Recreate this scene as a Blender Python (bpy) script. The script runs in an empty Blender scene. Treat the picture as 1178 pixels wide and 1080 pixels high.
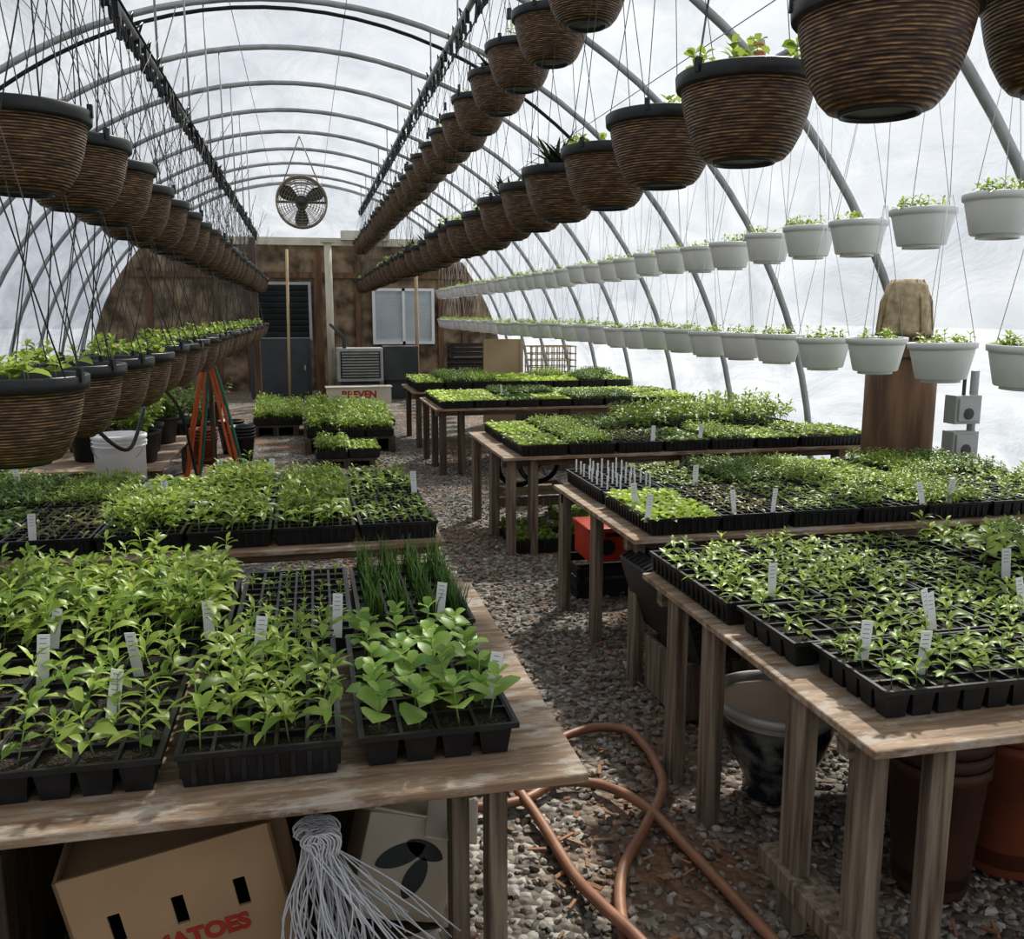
import bpy, math, random, bmesh
import numpy as np
from mathutils import Vector, Matrix, Euler
R = random.Random(7)
scene = bpy.context.scene
col = scene.collection
H = 1.38          # camera height
TT = 0.58         # table top height

# ------------------------------------------------------------ materials
def new_mat(name):
    m = bpy.data.materials.new(name); m.use_nodes = True
    nt = m.node_tree; nt.nodes.clear()
    return m, nt, nt.nodes, nt.links

def mat(name, c1, c2=None, scale=8, rough=0.7, metal=0.0, stretch=(1,1,1), bump=0.0, detail=5, lo=.35, hi=.65, spec=.5):
    m, nt, N, L = new_mat(name)
    out = N.new('ShaderNodeOutputMaterial'); p = N.new('ShaderNodeBsdfPrincipled')
    L.new(p.outputs[0], out.inputs[0])
    p.inputs['Roughness'].default_value = rough; p.inputs['Metallic'].default_value = metal
    p.inputs['Specular IOR Level'].default_value = spec
    if c2 is None:
        c2 = tuple(x*0.8 for x in c1)
    tc = N.new('ShaderNodeTexCoord'); mp = N.new('ShaderNodeMapping')
    mp.inputs['Scale'].default_value = stretch
    L.new(tc.outputs['Object'], mp.inputs[0])
    nz = N.new('ShaderNodeTexNoise'); nz.inputs['Scale'].default_value = scale; nz.inputs['Detail'].default_value = detail
    L.new(mp.outputs[0], nz.inputs['Vector'])
    r = N.new('ShaderNodeValToRGB'); r.color_ramp.elements[0].position = lo; r.color_ramp.elements[1].position = hi
    r.color_ramp.elements[0].color = (*c1, 1); r.color_ramp.elements[1].color = (*c2, 1)
    L.new(nz.outputs[0], r.inputs[0]); L.new(r.outputs[0], p.inputs['Base Color'])
    if bump:
        b = N.new('ShaderNodeBump'); b.inputs['Strength'].default_value = bump; b.inputs['Distance'].default_value = .01
        L.new(nz.outputs[0], b.inputs['Height']); L.new(b.outputs[0], p.inputs['Normal'])
    return m

def leaf_mat(name, ca, cb, cc, trans=.4):
    m, nt, N, L = new_mat(name)
    out = N.new('ShaderNodeOutputMaterial'); p = N.new('ShaderNodeBsdfPrincipled'); t = N.new('ShaderNodeBsdfTranslucent')
    mx = N.new('ShaderNodeMixShader'); mx.inputs[0].default_value = trans
    g = N.new('ShaderNodeNewGeometry'); r = N.new('ShaderNodeValToRGB')
    e = r.color_ramp.elements; e[0].color = (*ca, 1); e[1].color = (*cc, 1); k = e.new(.5); k.color = (*cb, 1)
    L.new(g.outputs['Random Per Island'], r.inputs[0])
    L.new(r.outputs[0], p.inputs['Base Color'])
    hs = N.new('ShaderNodeHueSaturation'); hs.inputs['Value'].default_value = 1.5; hs.inputs['Hue'].default_value = .485
    L.new(r.outputs[0], hs.inputs['Color']); L.new(hs.outputs[0], t.inputs[0])
    p.inputs['Roughness'].default_value = .4
    L.new(p.outputs[0], mx.inputs[1]); L.new(t.outputs[0], mx.inputs[2]); L.new(mx.outputs[0], out.inputs[0])
    return m

def island_mat(name, cols, rough=.8):
    m, nt, N, L = new_mat(name)
    out = N.new('ShaderNodeOutputMaterial'); p = N.new('ShaderNodeBsdfPrincipled'); L.new(p.outputs[0], out.inputs[0])
    g = N.new('ShaderNodeNewGeometry'); r = N.new('ShaderNodeValToRGB'); e = r.color_ramp.elements
    e[0].color = (*cols[0], 1); e[1].color = (*cols[-1], 1)
    for i, cc in enumerate(cols[1:-1]):
        k = e.new((i+1)/(len(cols)-1)); k.color = (*cc, 1)
    L.new(g.outputs['Random Per Island'], r.inputs[0]); L.new(r.outputs[0], p.inputs['Base Color'])
    p.inputs['Roughness'].default_value = rough
    return m

M_leaf = leaf_mat('leaf_pepper', (.12,.20,.035), (.25,.36,.07), (.42,.51,.13))
M_leafd = leaf_mat('leaf_tomato', (.07,.13,.03), (.14,.22,.05), (.23,.33,.085), .3)
M_leafl = leaf_mat('leaf_lettuce', (.29,.41,.06), (.40,.53,.10), (.50,.62,.16))
M_leafg = leaf_mat('leaf_broad', (.13,.24,.05), (.24,.38,.085), (.37,.50,.14))
M_chive = leaf_mat('leaf_chive', (.06,.14,.03), (.11,.21,.045), (.19,.31,.07), .25)
M_leafp = leaf_mat('leaf_dark_spike', (.02,.03,.015), (.035,.055,.02), (.06,.09,.03), .2)
M_leafred = leaf_mat('leaf_reddish', (.16,.11,.06), (.21,.19,.06), (.24,.29,.07), .3)
M_stem = mat('stem', (.30,.40,.14), (.22,.32,.09))
M_black = mat('black_plastic', (.013,.013,.014), (.024,.024,.025), scale=20, rough=.4)
M_blackm = mat('black_matte', (.010,.010,.010), (.02,.02,.02), scale=20, rough=.8)
M_soil = mat('potting_soil', (.014,.010,.007), (.12,.092,.068), scale=220, rough=.95, bump=.9, detail=3, lo=.45, hi=.72)
M_white = mat('white_plastic', (.80,.80,.80), (.72,.73,.74), scale=5, rough=.4)
M_tag = mat('tag_white', (.85,.85,.85), (.8,.8,.8), rough=.5)
M_ink = mat('ink', (.25,.25,.28))
M_metal = mat('galvanised_steel', (.40,.41,.42), (.27,.28,.29), scale=6, rough=.5, metal=.3)
M_metall = mat('pale_zinc_rim', (.55,.54,.51), (.42,.41,.38), scale=9, rough=.45, metal=.2)
M_wire = mat('dark_wire', (.07,.07,.07), (.04,.04,.04), rough=.5)
M_wwire = mat('white_wire', (.75,.76,.78), (.65,.66,.68), rough=.5)
M_card = mat('cardboard', (.46,.32,.19), (.37,.25,.145), scale=4, rough=.9)
M_cardl = mat('cardboard_light', (.62,.56,.46), (.52,.45,.35), scale=5, rough=.9)
M_red = mat('red_plastic', (.55,.06,.02), (.45,.04,.015), rough=.45)
M_redink = mat('red_ink', (.42,.05,.03), (.35,.04,.02))
M_terra = mat('terracotta_plastic', (.25,.075,.035), (.17,.05,.025), rough=.6)
M_potbr = mat('brown_pot_plastic', (.10,.045,.028), (.06,.028,.018), rough=.6)
M_grey = mat('grey_box', (.42,.43,.42), (.35,.36,.35), rough=.5)
M_dgrey = mat('dark_grey_panel', (.075,.080,.085), (.05,.054,.058), scale=3, rough=.6)
M_hose = mat('hose_rubber', (.33,.17,.10), (.23,.115,.07), scale=14, rough=.5)
M_hoser = mat('hose_orange', (.52,.13,.04), (.42,.10,.03), scale=14, rough=.5)
M_hoseg = mat('hose_green', (.03,.16,.12), (.02,.11,.09), rough=.5)
M_paper = mat('mottled_insulation_wall', (.33,.25,.165), (.085,.06,.038), scale=3.6, rough=.95, bump=.8, detail=10, lo=.36, hi=.64)
M_plydark = mat('plywood_brown', (.20,.12,.07), (.10,.06,.036), scale=3, stretch=(6,6,.8), rough=.85, bump=.3)
M_lumber = mat('weathered_lumber', (.34,.275,.205), (.085,.06,.042), scale=5, stretch=(11,11,.6), rough=.85, bump=.5, lo=.28, hi=.68, detail=8)
M_lumberx = mat('weathered_rail', (.34,.275,.205), (.085,.06,.042), scale=5, stretch=(.6,11,11), rough=.85, bump=.5, lo=.28, hi=.68, detail=8)
M_lumberd = mat('dark_lumber', (.14,.105,.075), (.055,.038,.026), scale=5, stretch=(9,9,.7), rough=.85, bump=.35)
M_tan = mat('tan_board', (.50,.39,.25), (.40,.30,.18), scale=2, rough=.85)
M_cream = mat('cream_paint', (.62,.59,.48), (.5,.47,.38), scale=3, rough=.7)
M_glaze = mat('glazed_ceramic', (.012,.02,.030), (.20,.20,.17), scale=16, rough=.25, detail=6, lo=.45, hi=.66)
M_rust = mat('dusty_soil_water', (.62,.48,.34), (.50,.37,.25), scale=5, rough=.5)
M_straw = mat('straw', (.50,.41,.27), (.30,.23,.14), scale=25, rough=.95, bump=.6)
M_fang = mat('aged_fan_guard', (.40,.35,.27), (.25,.21,.16), scale=9, rough=.5, metal=.3)
M_glass = mat('window_slat', (.62,.68,.70), (.5,.56,.6), scale=2, rough=.3)
M_bag = mat('crumpled_paper_bag', (.62,.58,.50), (.48,.43,.36), scale=8, rough=.8)

def tabletop_mat():
    m, nt, N, L = new_mat('weathered_plywood')
    out = N.new('ShaderNodeOutputMaterial'); p = N.new('ShaderNodeBsdfPrincipled'); L.new(p.outputs[0], out.inputs[0])
    tc = N.new('ShaderNodeTexCoord')
    m1 = N.new('ShaderNodeMapping'); m1.inputs['Scale'].default_value = (.9, 9, 9); L.new(tc.outputs['Object'], m1.inputs[0])
    n1 = N.new('ShaderNodeTexNoise'); n1.inputs['Scale'].default_value = 4; n1.inputs['Detail'].default_value = 9; n1.inputs['Roughness'].default_value = .65; L.new(m1.outputs[0], n1.inputs['Vector'])
    r1 = N.new('ShaderNodeValToRGB'); e = r1.color_ramp.elements
    e[0].position = .3; e[0].color = (.12,.077,.047,1); e[1].position = .68; e[1].color = (.42,.31,.21,1); k = e.new(.5); k.color = (.27,.185,.12,1)
    L.new(n1.outputs[0], r1.inputs[0])
    m2 = N.new('ShaderNodeMapping'); m2.inputs['Scale'].default_value = (1.3, 4, 4); L.new(tc.outputs['Object'], m2.inputs[0])
    n2 = N.new('ShaderNodeTexNoise'); n2.inputs['Scale'].default_value = 5; n2.inputs['Detail'].default_value = 10; n2.inputs['Roughness'].default_value = .72; L.new(m2.outputs[0], n2.inputs['Vector'])
    r2 = N.new('ShaderNodeValToRGB'); r2.color_ramp.elements[0].position = .50; r2.color_ramp.elements[1].position = .60; r2.color_ramp.elements[1].color=(.65,.65,.65,1); L.new(n2.outputs[0], r2.inputs[0])
    mx = N.new('ShaderNodeMixRGB'); L.new(r2.outputs[0], mx.inputs[0]); L.new(r1.outputs[0], mx.inputs[1]); mx.inputs[2].default_value = (.50,.45,.39,1)
    L.new(mx.outputs[0], p.inputs['Base Color']); p.inputs['Roughness'].default_value = .75
    b = N.new('ShaderNodeBump'); b.inputs['Strength'].default_value = .5; b.inputs['Distance'].default_value = .004
    L.new(n1.outputs[0], b.inputs['Height']); L.new(b.outputs[0], p.inputs['Normal'])
    return m
M_top = tabletop_mat()

def woven_mat():
    m, nt, N, L = new_mat('woven_brown_plastic')
    out = N.new('ShaderNodeOutputMaterial'); p = N.new('ShaderNodeBsdfPrincipled'); L.new(p.outputs[0], out.inputs[0])
    tc = N.new('ShaderNodeTexCoord')
    w = N.new('ShaderNodeTexWave'); w.wave_type = 'BANDS'; w.bands_direction = 'Z'; w.inputs['Scale'].default_value = 48; w.inputs['Distortion'].default_value = .25; w.inputs['Detail'].default_value = 2
    w.inputs['Detail Scale'].default_value = .4
    L.new(tc.outputs['Object'], w.inputs['Vector'])
    mp = N.new('ShaderNodeMapping'); mp.inputs['Scale'].default_value = (1,1,7); L.new(tc.outputs['Object'], mp.inputs[0])
    n = N.new('ShaderNodeTexNoise'); n.inputs['Scale'].default_value = 30; n.inputs['Detail'].default_value = 4; L.new(mp.outputs[0], n.inputs['Vector'])
    mu = N.new('ShaderNodeMath'); mu.operation = 'MULTIPLY'; L.new(w.outputs['Fac'], mu.inputs[0])
    mr = N.new('ShaderNodeMapRange'); mr.inputs[1].default_value = .35; mr.inputs[2].default_value = .65; L.new(n.outputs[0], mr.inputs[0]); L.new(mr.outputs[0], mu.inputs[1])
    r = N.new('ShaderNodeValToRGB'); e = r.color_ramp.elements; e[0].color = (.04,.022,.014,1); e[1].color = (.42,.26,.115,1); k = e.new(.35); k.color = (.13,.072,.036,1)
    L.new(mu.outputs[0], r.inputs[0]); L.new(r.outputs[0], p.inputs['Base Color']); p.inputs['Roughness'].default_value = .45
    b = N.new('ShaderNodeBump'); b.inputs['Strength'].default_value = .6; b.inputs['Distance'].default_value = .003
    L.new(w.outputs['Fac'], b.inputs['Height']); L.new(b.outputs[0], p.inputs['Normal'])
    return m
M_woven = woven_mat()

def film_mat():
    m, nt, N, L = new_mat('polyethylene_film')
    out = N.new('ShaderNodeOutputMaterial')
    tc = N.new('ShaderNodeTexCoord'); mp = N.new('ShaderNodeMapping'); mp.inputs['Scale'].default_value = (1,.45,1); L.new(tc.outputs['Object'], mp.inputs[0])
    n = N.new('ShaderNodeTexNoise'); n.inputs['Scale'].default_value = 2.2; n.inputs['Detail'].default_value = 10; n.inputs['Roughness'].default_value = .60; n.inputs['Distortion'].default_value = .9; L.new(mp.outputs[0], n.inputs['Vector'])
    cr = N.new('ShaderNodeValToRGB'); e = cr.color_ramp.elements; e[0].position=.34; e[0].color=(.62,.655,.70,1); e[1].position=.64; e[1].color=(.90,.92,.945,1)
    L.new(n.outputs[0], cr.inputs[0])
    t = N.new('ShaderNodeBsdfTransparent'); L.new(cr.outputs[0], t.inputs[0])
    dk = N.new('ShaderNodeMixRGB'); dk.blend_type='MULTIPLY'; dk.inputs[0].default_value=1; dk.inputs[2].default_value=(.66,.68,.71,1); L.new(cr.outputs[0], dk.inputs[1])
    tl = N.new('ShaderNodeBsdfTranslucent'); L.new(dk.outputs[0], tl.inputs[0])
    gl = N.new('ShaderNodeBsdfPrincipled'); gl.inputs['Base Color'].default_value = (.75,.78,.82,1); gl.inputs['Roughness'].default_value = .25
    m1 = N.new('ShaderNodeMixShader'); m1.inputs[0].default_value = .3; L.new(tl.outputs[0], m1.inputs[1]); L.new(gl.outputs[0], m1.inputs[2])
    mr = N.new('ShaderNodeMapRange'); mr.inputs[1].default_value = .35; mr.inputs[2].default_value = .65; mr.inputs[3].default_value = .56; mr.inputs[4].default_value = .36; L.new(n.outputs[0], mr.inputs[0])
    m2 = N.new('ShaderNodeMixShader'); L.new(mr.outputs[0], m2.inputs[0]); L.new(t.outputs[0], m2.inputs[1]); L.new(m1.outputs[0], m2.inputs[2])
    b = N.new('ShaderNodeBump'); b.inputs['Strength'].default_value = .7; b.inputs['Distance'].default_value = .07; L.new(n.outputs[0], b.inputs['Height'])
    L.new(b.outputs[0], gl.inputs['Normal']); L.new(b.outputs[0], tl.inputs['Normal'])
    L.new(m2.outputs[0], out.inputs[0]); return m
M_film = film_mat()

def gravel_mat():
    m, nt, N, L = new_mat('gravel_ground')
    out = N.new('ShaderNodeOutputMaterial'); p = N.new('ShaderNodeBsdfPrincipled'); L.new(p.outputs[0], out.inputs[0])
    tc = N.new('ShaderNodeTexCoord')
    v = N.new('ShaderNodeTexVoronoi'); v.inputs['Scale'].default_value = 42; L.new(tc.outputs['Object'], v.inputs['Vector'])
    r = N.new('ShaderNodeValToRGB'); e = r.color_ramp.elements; e[0].color = (.08,.07,.058,1); e[1].color = (.40,.375,.34,1); k = e.new(.5); k.color = (.19,.165,.135,1)
    sp = N.new('ShaderNodeSeparateColor'); L.new(v.outputs['Color'], sp.inputs[0]); L.new(sp.outputs[0], r.inputs[0])
    n = N.new('ShaderNodeTexNoise'); n.inputs['Scale'].default_value = 1.6; n.inputs['Detail'].default_value = 7; L.new(tc.outputs['Object'], n.inputs['Vector'])
    r2 = N.new('ShaderNodeValToRGB'); r2.color_ramp.elements[0].position = .47; r2.color_ramp.elements[1].position = .64; L.new(n.outputs[0], r2.inputs[0])
    mx = N.new('ShaderNodeMixRGB'); L.new(r2.outputs[0], mx.inputs[0]); L.new(r.outputs[0], mx.inputs[1]); mx.inputs[2].default_value = (.21,.12,.07,1)
    L.new(mx.outputs[0], p.inputs['Base Color']); p.inputs['Roughness'].default_value = .9
    b = N.new('ShaderNodeBump'); b.invert = True; b.inputs['Strength'].default_value = 1; b.inputs['Distance'].default_value = .02
    L.new(v.outputs['Distance'], b.inputs['Height']); L.new(b.outputs[0], p.inputs['Normal'])
    return m
M_gravel = gravel_mat()
M_stone = island_mat('loose_stone', [(.09,.08,.068),(.21,.19,.165),(.32,.30,.265),(.18,.115,.075),(.26,.23,.195),(.44,.42,.38)])
M_chip = island_mat('wood_chip', [(.18,.10,.05),(.34,.20,.11),(.24,.11,.06)])
M_out = mat('outside_ground', (.36,.375,.40), (.29,.305,.33), scale=.4, rough=1)

# ------------------------------------------------------------ mesh builder
class MB:
    def __init__(s): s.v=[]; s.f=[]; s.m=[]; s.s=[]; s.n=0
    def add(s, v, f, m=0, sm=False):
        v = np.asarray(v, float); s.v.append(v); o = s.n
        for a in f:
            s.f.append(tuple(i+o for i in a)); s.m.append(m); s.s.append(sm)
        s.n += len(v)
    def box(s, c, d, m=0, rot=None, taper=1.0):
        x,y,z = [k/2 for k in d]; t = taper
        v = [(-x*t,-y*t,-z),(x*t,-y*t,-z),(x*t,y*t,-z),(-x*t,y*t,-z),(-x,-y,z),(x,-y,z),(x,y,z),(-x,y,z)]
        v = np.array(v)
        if rot is not None:
            v = v @ np.array(Euler(rot).to_matrix()).T
        s.add(v+np.array(c), [(0,3,2,1),(4,5,6,7),(0,1,5,4),(1,2,6,5),(2,3,7,6),(3,0,4,7)], m)
    def tube(s, pts, r, seg=6, m=0, closed=False):
        P = np.asarray(pts, float); n = len(P)
        rr = r if hasattr(r,'__len__') else [r]*n
        V = []
        ref = np.array([0,0,1.0])
        t0 = P[-1]-P[0]
        if abs(t0[2]) > .8*np.linalg.norm(t0)+1e-9: ref = np.array([1.0,0,0])
        prev = None
        for i in range(n):
            if closed: t = P[(i+1)%n]-P[i-1]
            else: t = P[min(i+1,n-1)]-P[max(i-1,0)]
            t = t/(np.linalg.norm(t)+1e-12)
            if prev is None:
                a = np.cross(t, ref)
                if np.linalg.norm(a) < 1e-3: a = np.cross(t, [0,1,0])
            else: a = prev - t*np.dot(prev,t)
            a = a/(np.linalg.norm(a)+1e-12); prev = a; b = np.cross(t,a)
            for k in range(seg):
                an = 2*math.pi*k/seg
                V.append(P[i]+rr[i]*(a*math.cos(an)+b*math.sin(an)))
        F = []
        for i in range(n if closed else n-1):
            j = (i+1)%n
            for k in range(seg):
                F.append((i*seg+k, i*seg+(k+1)%seg, j*seg+(k+1)%seg, j*seg+k))
        if not closed:
            F.append(tuple(range(seg))[::-1]); F.append(tuple((n-1)*seg+k for k in range(seg)))
        s.add(V, F, m, True)
    def lathe(s, prof, seg=32, m=0, c=(0,0,0), sm=True, mats=None):
        V = []
        for (r,z) in prof:
            for k in range(seg):
                a = 2*math.pi*k/seg; V.append((c[0]+r*math.cos(a), c[1]+r*math.sin(a), c[2]+z))
        o = s.n; s.add(V, [], m)
        for i in range(len(prof)-1):
            mm = mats[i] if mats else m
            for k in range(seg):
                s.f.append((o+i*seg+k, o+i*seg+(k+1)%seg, o+(i+1)*seg+(k+1)%seg, o+(i+1)*seg+k)); s.m.append(mm); s.s.append(sm)
    def disc(s, c, r, m=0, seg=24):
        V = [(c[0]+r*math.cos(2*math.pi*k/seg), c[1]+r*math.sin(2*math.pi*k/seg), c[2]) for k in range(seg)]
        s.add(V, [tuple(range(seg))], m)
    def mesh(s, name, mats):
        me = bpy.data.meshes.new(name)
        V = np.concatenate(s.v)
        me.from_pydata(V.tolist(), [], s.f)
        for m in mats: me.materials.append(m)
        me.polygons.foreach_set('material_index', s.m)
        me.polygons.foreach_set('use_smooth', s.s)
        me.update(); return me
    def obj(s, name, mats, loc=(0,0,0), rot=(0,0,0)):
        return place(s.mesh(name, mats), name, loc, rot)

def place(me, name, loc=(0,0,0), rot=(0,0,0), sc=(1,1,1), parent=None):
    o = bpy.data.objects.new(name, me); o.location = loc; o.rotation_euler = rot; o.scale = sc
    col.objects.link(o)
    if parent: o.parent = parent
    return o
def bevel(o, w=.004, seg=2):
    b = o.modifiers.new('bevel','BEVEL'); b.width = w; b.segments = seg; b.limit_method = 'ANGLE'; return o
def text(s, size, m, parent, loc, rot=(math.pi/2,0,0), name='printed_text'):
    c = bpy.data.curves.new(name,'FONT'); c.body = s; c.size = size; c.align_x='CENTER'; c.align_y='CENTER'; c.extrude=.001; c.offset=.004*size/.1
    c.materials.append(m); o = bpy.data.objects.new(name,c); col.objects.link(o); o.parent=parent; o.location=loc; o.rotation_euler=rot
    return o

LF = [(0,2,1),(0,3,2),(1,2,5,4),(2,3,6,5),(4,5,8,7),(5,6,9,8),(7,8,10),(8,9,10)]
def leaf(mb, base, L, W, yaw, pitch, droop=.9, fold=.25, m=0, shape=(.75,1.0,.62), twist=0):
    st = [0,.28,.55,.8,1.0]; x=z=0; P=[(0,0)]; pr=0
    for i in range(1,5):
        sm = (st[i]+pr)/2; a = pitch-droop*sm; x += (st[i]-pr)*L*math.cos(a); z += (st[i]-pr)*L*math.sin(a); P.append((x,z)); pr = st[i]
    V = [(0,0,0)]
    for i in range(3):
        w = W/2*shape[i]; px,pz = P[i+1]; up = fold*w
        V += [(px,-w,pz+up+twist*w),(px,0,pz),(px,w,pz+up-twist*w)]
    V.append((P[4][0],0,P[4][1]))
    V = np.array(V); c,s_ = math.cos(yaw), math.sin(yaw)
    X = V[:,0]*c-V[:,1]*s_; Y = V[:,0]*s_+V[:,1]*c
    mb.add(np.stack([X+base[0],Y+base[1],V[:,2]+base[2]],1), LF, m, True)

def seedling(mb, x, y, z, h, LL, W, pairs=3, ms=1, ml=0, shape=(.75,1,.62), droop=.9, stem=.0013, top=True, lean=.15):
    lx, ly = R.uniform(-lean,lean)*h, R.uniform(-lean,lean)*h
    mb.tube([(x,y,z),(x+lx*.5,y+ly*.5,z+h*.5),(x+lx,y+ly,z+h)], [stem*1.3,stem,stem*.8], 4, ms)
    y0 = R.uniform(0,6.28)
    for k in range(pairs):
        t = .35+.65*(k+.5)/pairs if pairs>1 else .9
        sc = (1.0 if k<pairs-1 else .8)*R.uniform(.75,1.2)
        for q in range(2):
            a = y0+k*1.57+q*math.pi+R.uniform(-.45,.45)
            leaf(mb, (x+lx*t,y+ly*t,z+h*t), LL*sc, W*sc, a, R.uniform(.1,.9), droop*R.uniform(.6,1.5), .3, ml, shape, R.uniform(-.5,.5))
    if top:
        for q in range(3):
            leaf(mb, (x+lx,y+ly,z+h), LL*.6, W*.5, y0+q*2.1, R.uniform(.7,1.2), .7, .3, ml, shape)

def tray_geo(mb, w=.28, l=.54, h=.06, nx=4, ny=8, solid=False, mb_black=2, m_soil=3):
    lip=.008; cx=(w-2*lip)/nx; cy=(l-2*lip)/ny; z=h
    g = .0035
    for i in range(nx):
        for j in range(ny):
            x0=-w/2+lip+i*cx; y0=-l/2+lip+j*cy; x1=x0+cx; y1=y0+cy
            zs = h-.009+R.uniform(-.003,.002)
            V=[(x0,y0,z),(x1,y0,z),(x1,y1,z),(x0,y1,z),(x0+g,y0+g,z),(x1-g,y0+g,z),(x1-g,y1-g,z),(x0+g,y1-g,z),
               (x0+g,y0+g,zs),(x1-g,y0+g,zs),(x1-g,y1-g,zs),(x0+g,y1-g,zs)]
            mb.add(V,[(0,1,5,4),(1,2,6,5),(2,3,7,6),(3,0,4,7),(4,5,9,8),(5,6,10,9),(6,7,11,10),(7,4,8,11)],mb_black)
            mb.add(V[8:12],[(0,1,2,3)],m_soil)
            if not solid and (i in (0,nx-1) or j in (0,ny-1)):
                t=.0025; q=min(cx,cy)*.16
                V=[(x0+t,y0+t,z-.001),(x1-t,y0+t,z-.001),(x1-t,y1-t,z-.001),(x0+t,y1-t,z-.001),(x0+q,y0+q,.001),(x1-q,y0+q,.001),(x1-q,y1-q,.001),(x0+q,y1-q,.001)]
                mb.add(V,[(0,4,5,1),(1,5,6,2),(2,6,7,3),(3,7,4,0),(4,7,6,5)],mb_black)
    for sx in (-1,1): mb.box((sx*(w/2-lip/2),0,h-.003),(lip,l,.010),mb_black)
    for sy in (-1,1): mb.box((0,sy*(l/2-lip/2),h-.003),(w-2*lip,lip,.010),mb_black)
    if solid:
        t=.012
        V=[(-w/2+.004,-l/2+.004,h-.005),(w/2-.004,-l/2+.004,h-.005),(w/2-.004,l/2-.004,h-.005),(-w/2+.004,l/2-.004,h-.005),
           (-w/2+t,-l/2+t,0),(w/2-t,-l/2+t,0),(w/2-t,l/2-t,0),(-w/2+t,l/2-t,0)]
        mb.add(V,[(0,4,5,1),(1,5,6,2),(2,6,7,3),(3,7,4,0),(4,7,6,5)],mb_black)
        for k in range(9):
            x=-w/2+.03+k*(w-.06)/8
            for sy in (-1,1): mb.box((x,sy*(l/2-.0065),h*.48),(.008,.006,h*.7),mb_black)
        for k in range(16):
            y=-l/2+.03+k*(l-.06)/15
            for sx in (-1,1): mb.box((sx*(w/2-.0065),y,h*.48),(.006,.008,h*.7),mb_black)

PEP=(.75,1,.6); BRO=(.95,1.15,.9)
def make_tray(name, kind, nx, ny, solid, w=.28, l=.54, leafm=None):
    mb=MB(); tray_geo(mb,w,l,.062,nx,ny,solid)
    lip=.008; cx=(w-2*lip)/nx; cy=(l-2*lip)/ny
    for i in range(nx):
        for j in range(ny):
            x=-w/2+lip+(i+.5)*cx+R.uniform(-.006,.006); y=-l/2+lip+(j+.5)*cy+R.uniform(-.006,.006); z=.052
            if kind=='pepper':
                if R.random()<.08: continue
                hh=R.uniform(.03,.115); seedling(mb,x,y,z,hh,.045+.2*hh,.021,3 if hh>.05 else 2,shape=PEP,droop=.9,lean=.25)
            elif kind=='low':
                if R.random()<.12: continue
                seedling(mb,x,y,z,R.uniform(.015,.055),.046,.018,2,shape=PEP,droop=.8,lean=.3)
            elif kind=='tall':
                seedling(mb,x,y,z,R.uniform(.07,.15),.065,.023,4,shape=PEP,droop=1.1,lean=.25)
            elif kind=='broad':
                seedling(mb,x,y,z,R.uniform(.04,.085),.056,.040,2,shape=BRO,droop=.6,stem=.0017)
            elif kind=='small':
                if R.random()<.2: continue
                seedling(mb,x,y,z,R.uniform(.015,.035),.030,.012,1,shape=PEP,droop=.5)
            elif kind=='sprout':
                if R.random()<.15: continue
                seedling(mb,x,y,z,R.uniform(.02,.04),.034,.012,2,shape=PEP,droop=.6,top=False)
            elif kind=='tomato':
                for q in range(2): seedling(mb,x+R.uniform(-.01,.01),y+R.uniform(-.01,.01),z,R.uniform(.03,.065),.040,.014,3,shape=(.9,.8,.5),droop=1.2)
            elif kind=='lettuce':
                a0=R.random()*6
                for q in range(7): leaf(mb,(x,y,z),R.uniform(.03,.05),.024,a0+q*.9,R.uniform(.3,1.1),.7,.4,0,BRO)
            elif kind=='chive':
                for q in range(22):
                    a=R.uniform(0,6.28); hh=R.uniform(.06,.12); d=R.uniform(.0,.035); bx=x+R.uniform(-.02,.02); by=y+R.uniform(-.02,.02)
                    mb.tube([(bx,by,z),(bx+d*.3*math.cos(a),by+d*.3*math.sin(a),z+hh*.6),(bx+d*math.cos(a),by+d*math.sin(a),z+hh)],[.0014,.0012,.0004],3,0)
            elif kind=='sticks':
                mb.box((x,y,z+.03),(.008,.0015,.07),4,(R.uniform(-.1,.1),0,R.uniform(-.3,.3)))
    return mb.mesh(name,[leafm or M_leaf,M_stem,M_black,M_soil,M_tag])
T={}
T['pepC1']=make_tray('t1','pepper',4,7,False)
T['pepC2']=make_tray('t2','pepper',4,8,False)
T['pepS1']=make_tray('t3','pepper',5,9,True)
T['pepS2']=make_tray('t4','pepper',6,9,True)
T['lowC1']=make_tray('t41','low',5,9,False)
T['lowC2']=make_tray('t42','low',4,8,False)
T['lowS1']=make_tray('t43','low',6,10,True)
T['lowS2']=make_tray('t44','low',6,11,True)
T['tall1']=make_tray('t5','tall',5,8,True)
T['tall2']=make_tray('t6','tall',5,8,True)
T['broad']=make_tray('t7','broad',4,7,False,.29,.54,M_leafg)
T['small']=make_tray('t8','small',6,10,True)
T['spr1']=make_tray('t9','sprout',6,11,True)
T['spr2']=make_tray('t10','sprout',6,11,False)
T['tom1']=make_tray('t11','tomato',6,10,True,leafm=M_leafd)
T['tom2']=make_tray('t12','tomato',6,10,True,leafm=M_leaf)
T['let']=make_tray('t13','lettuce',6,10,True,leafm=M_leafl)
T['letm']=make_tray('t14','lettuce',6,10,True,leafm=M_leaf)
T['letd']=make_tray('t15','lettuce',6,10,True,leafm=M_leafd)
T['chive']=make_tray('t16','chive',4,7,True,leafm=M_chive)
T['red']=make_tray('t17','sprout',6,10,True,leafm=M_leafred)
T['stick']=make_tray('t18','sticks',4,8,True)
def tray(k,x,y,z=TT,rz=0.0,sz=1.0):
    return place(T[k],'seedling_tray',(x,y,z+.0005),(0,0,rz+R.uniform(-.012,.012)+(math.pi if R.random()<.5 else 0)),(1,1,sz))

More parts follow.
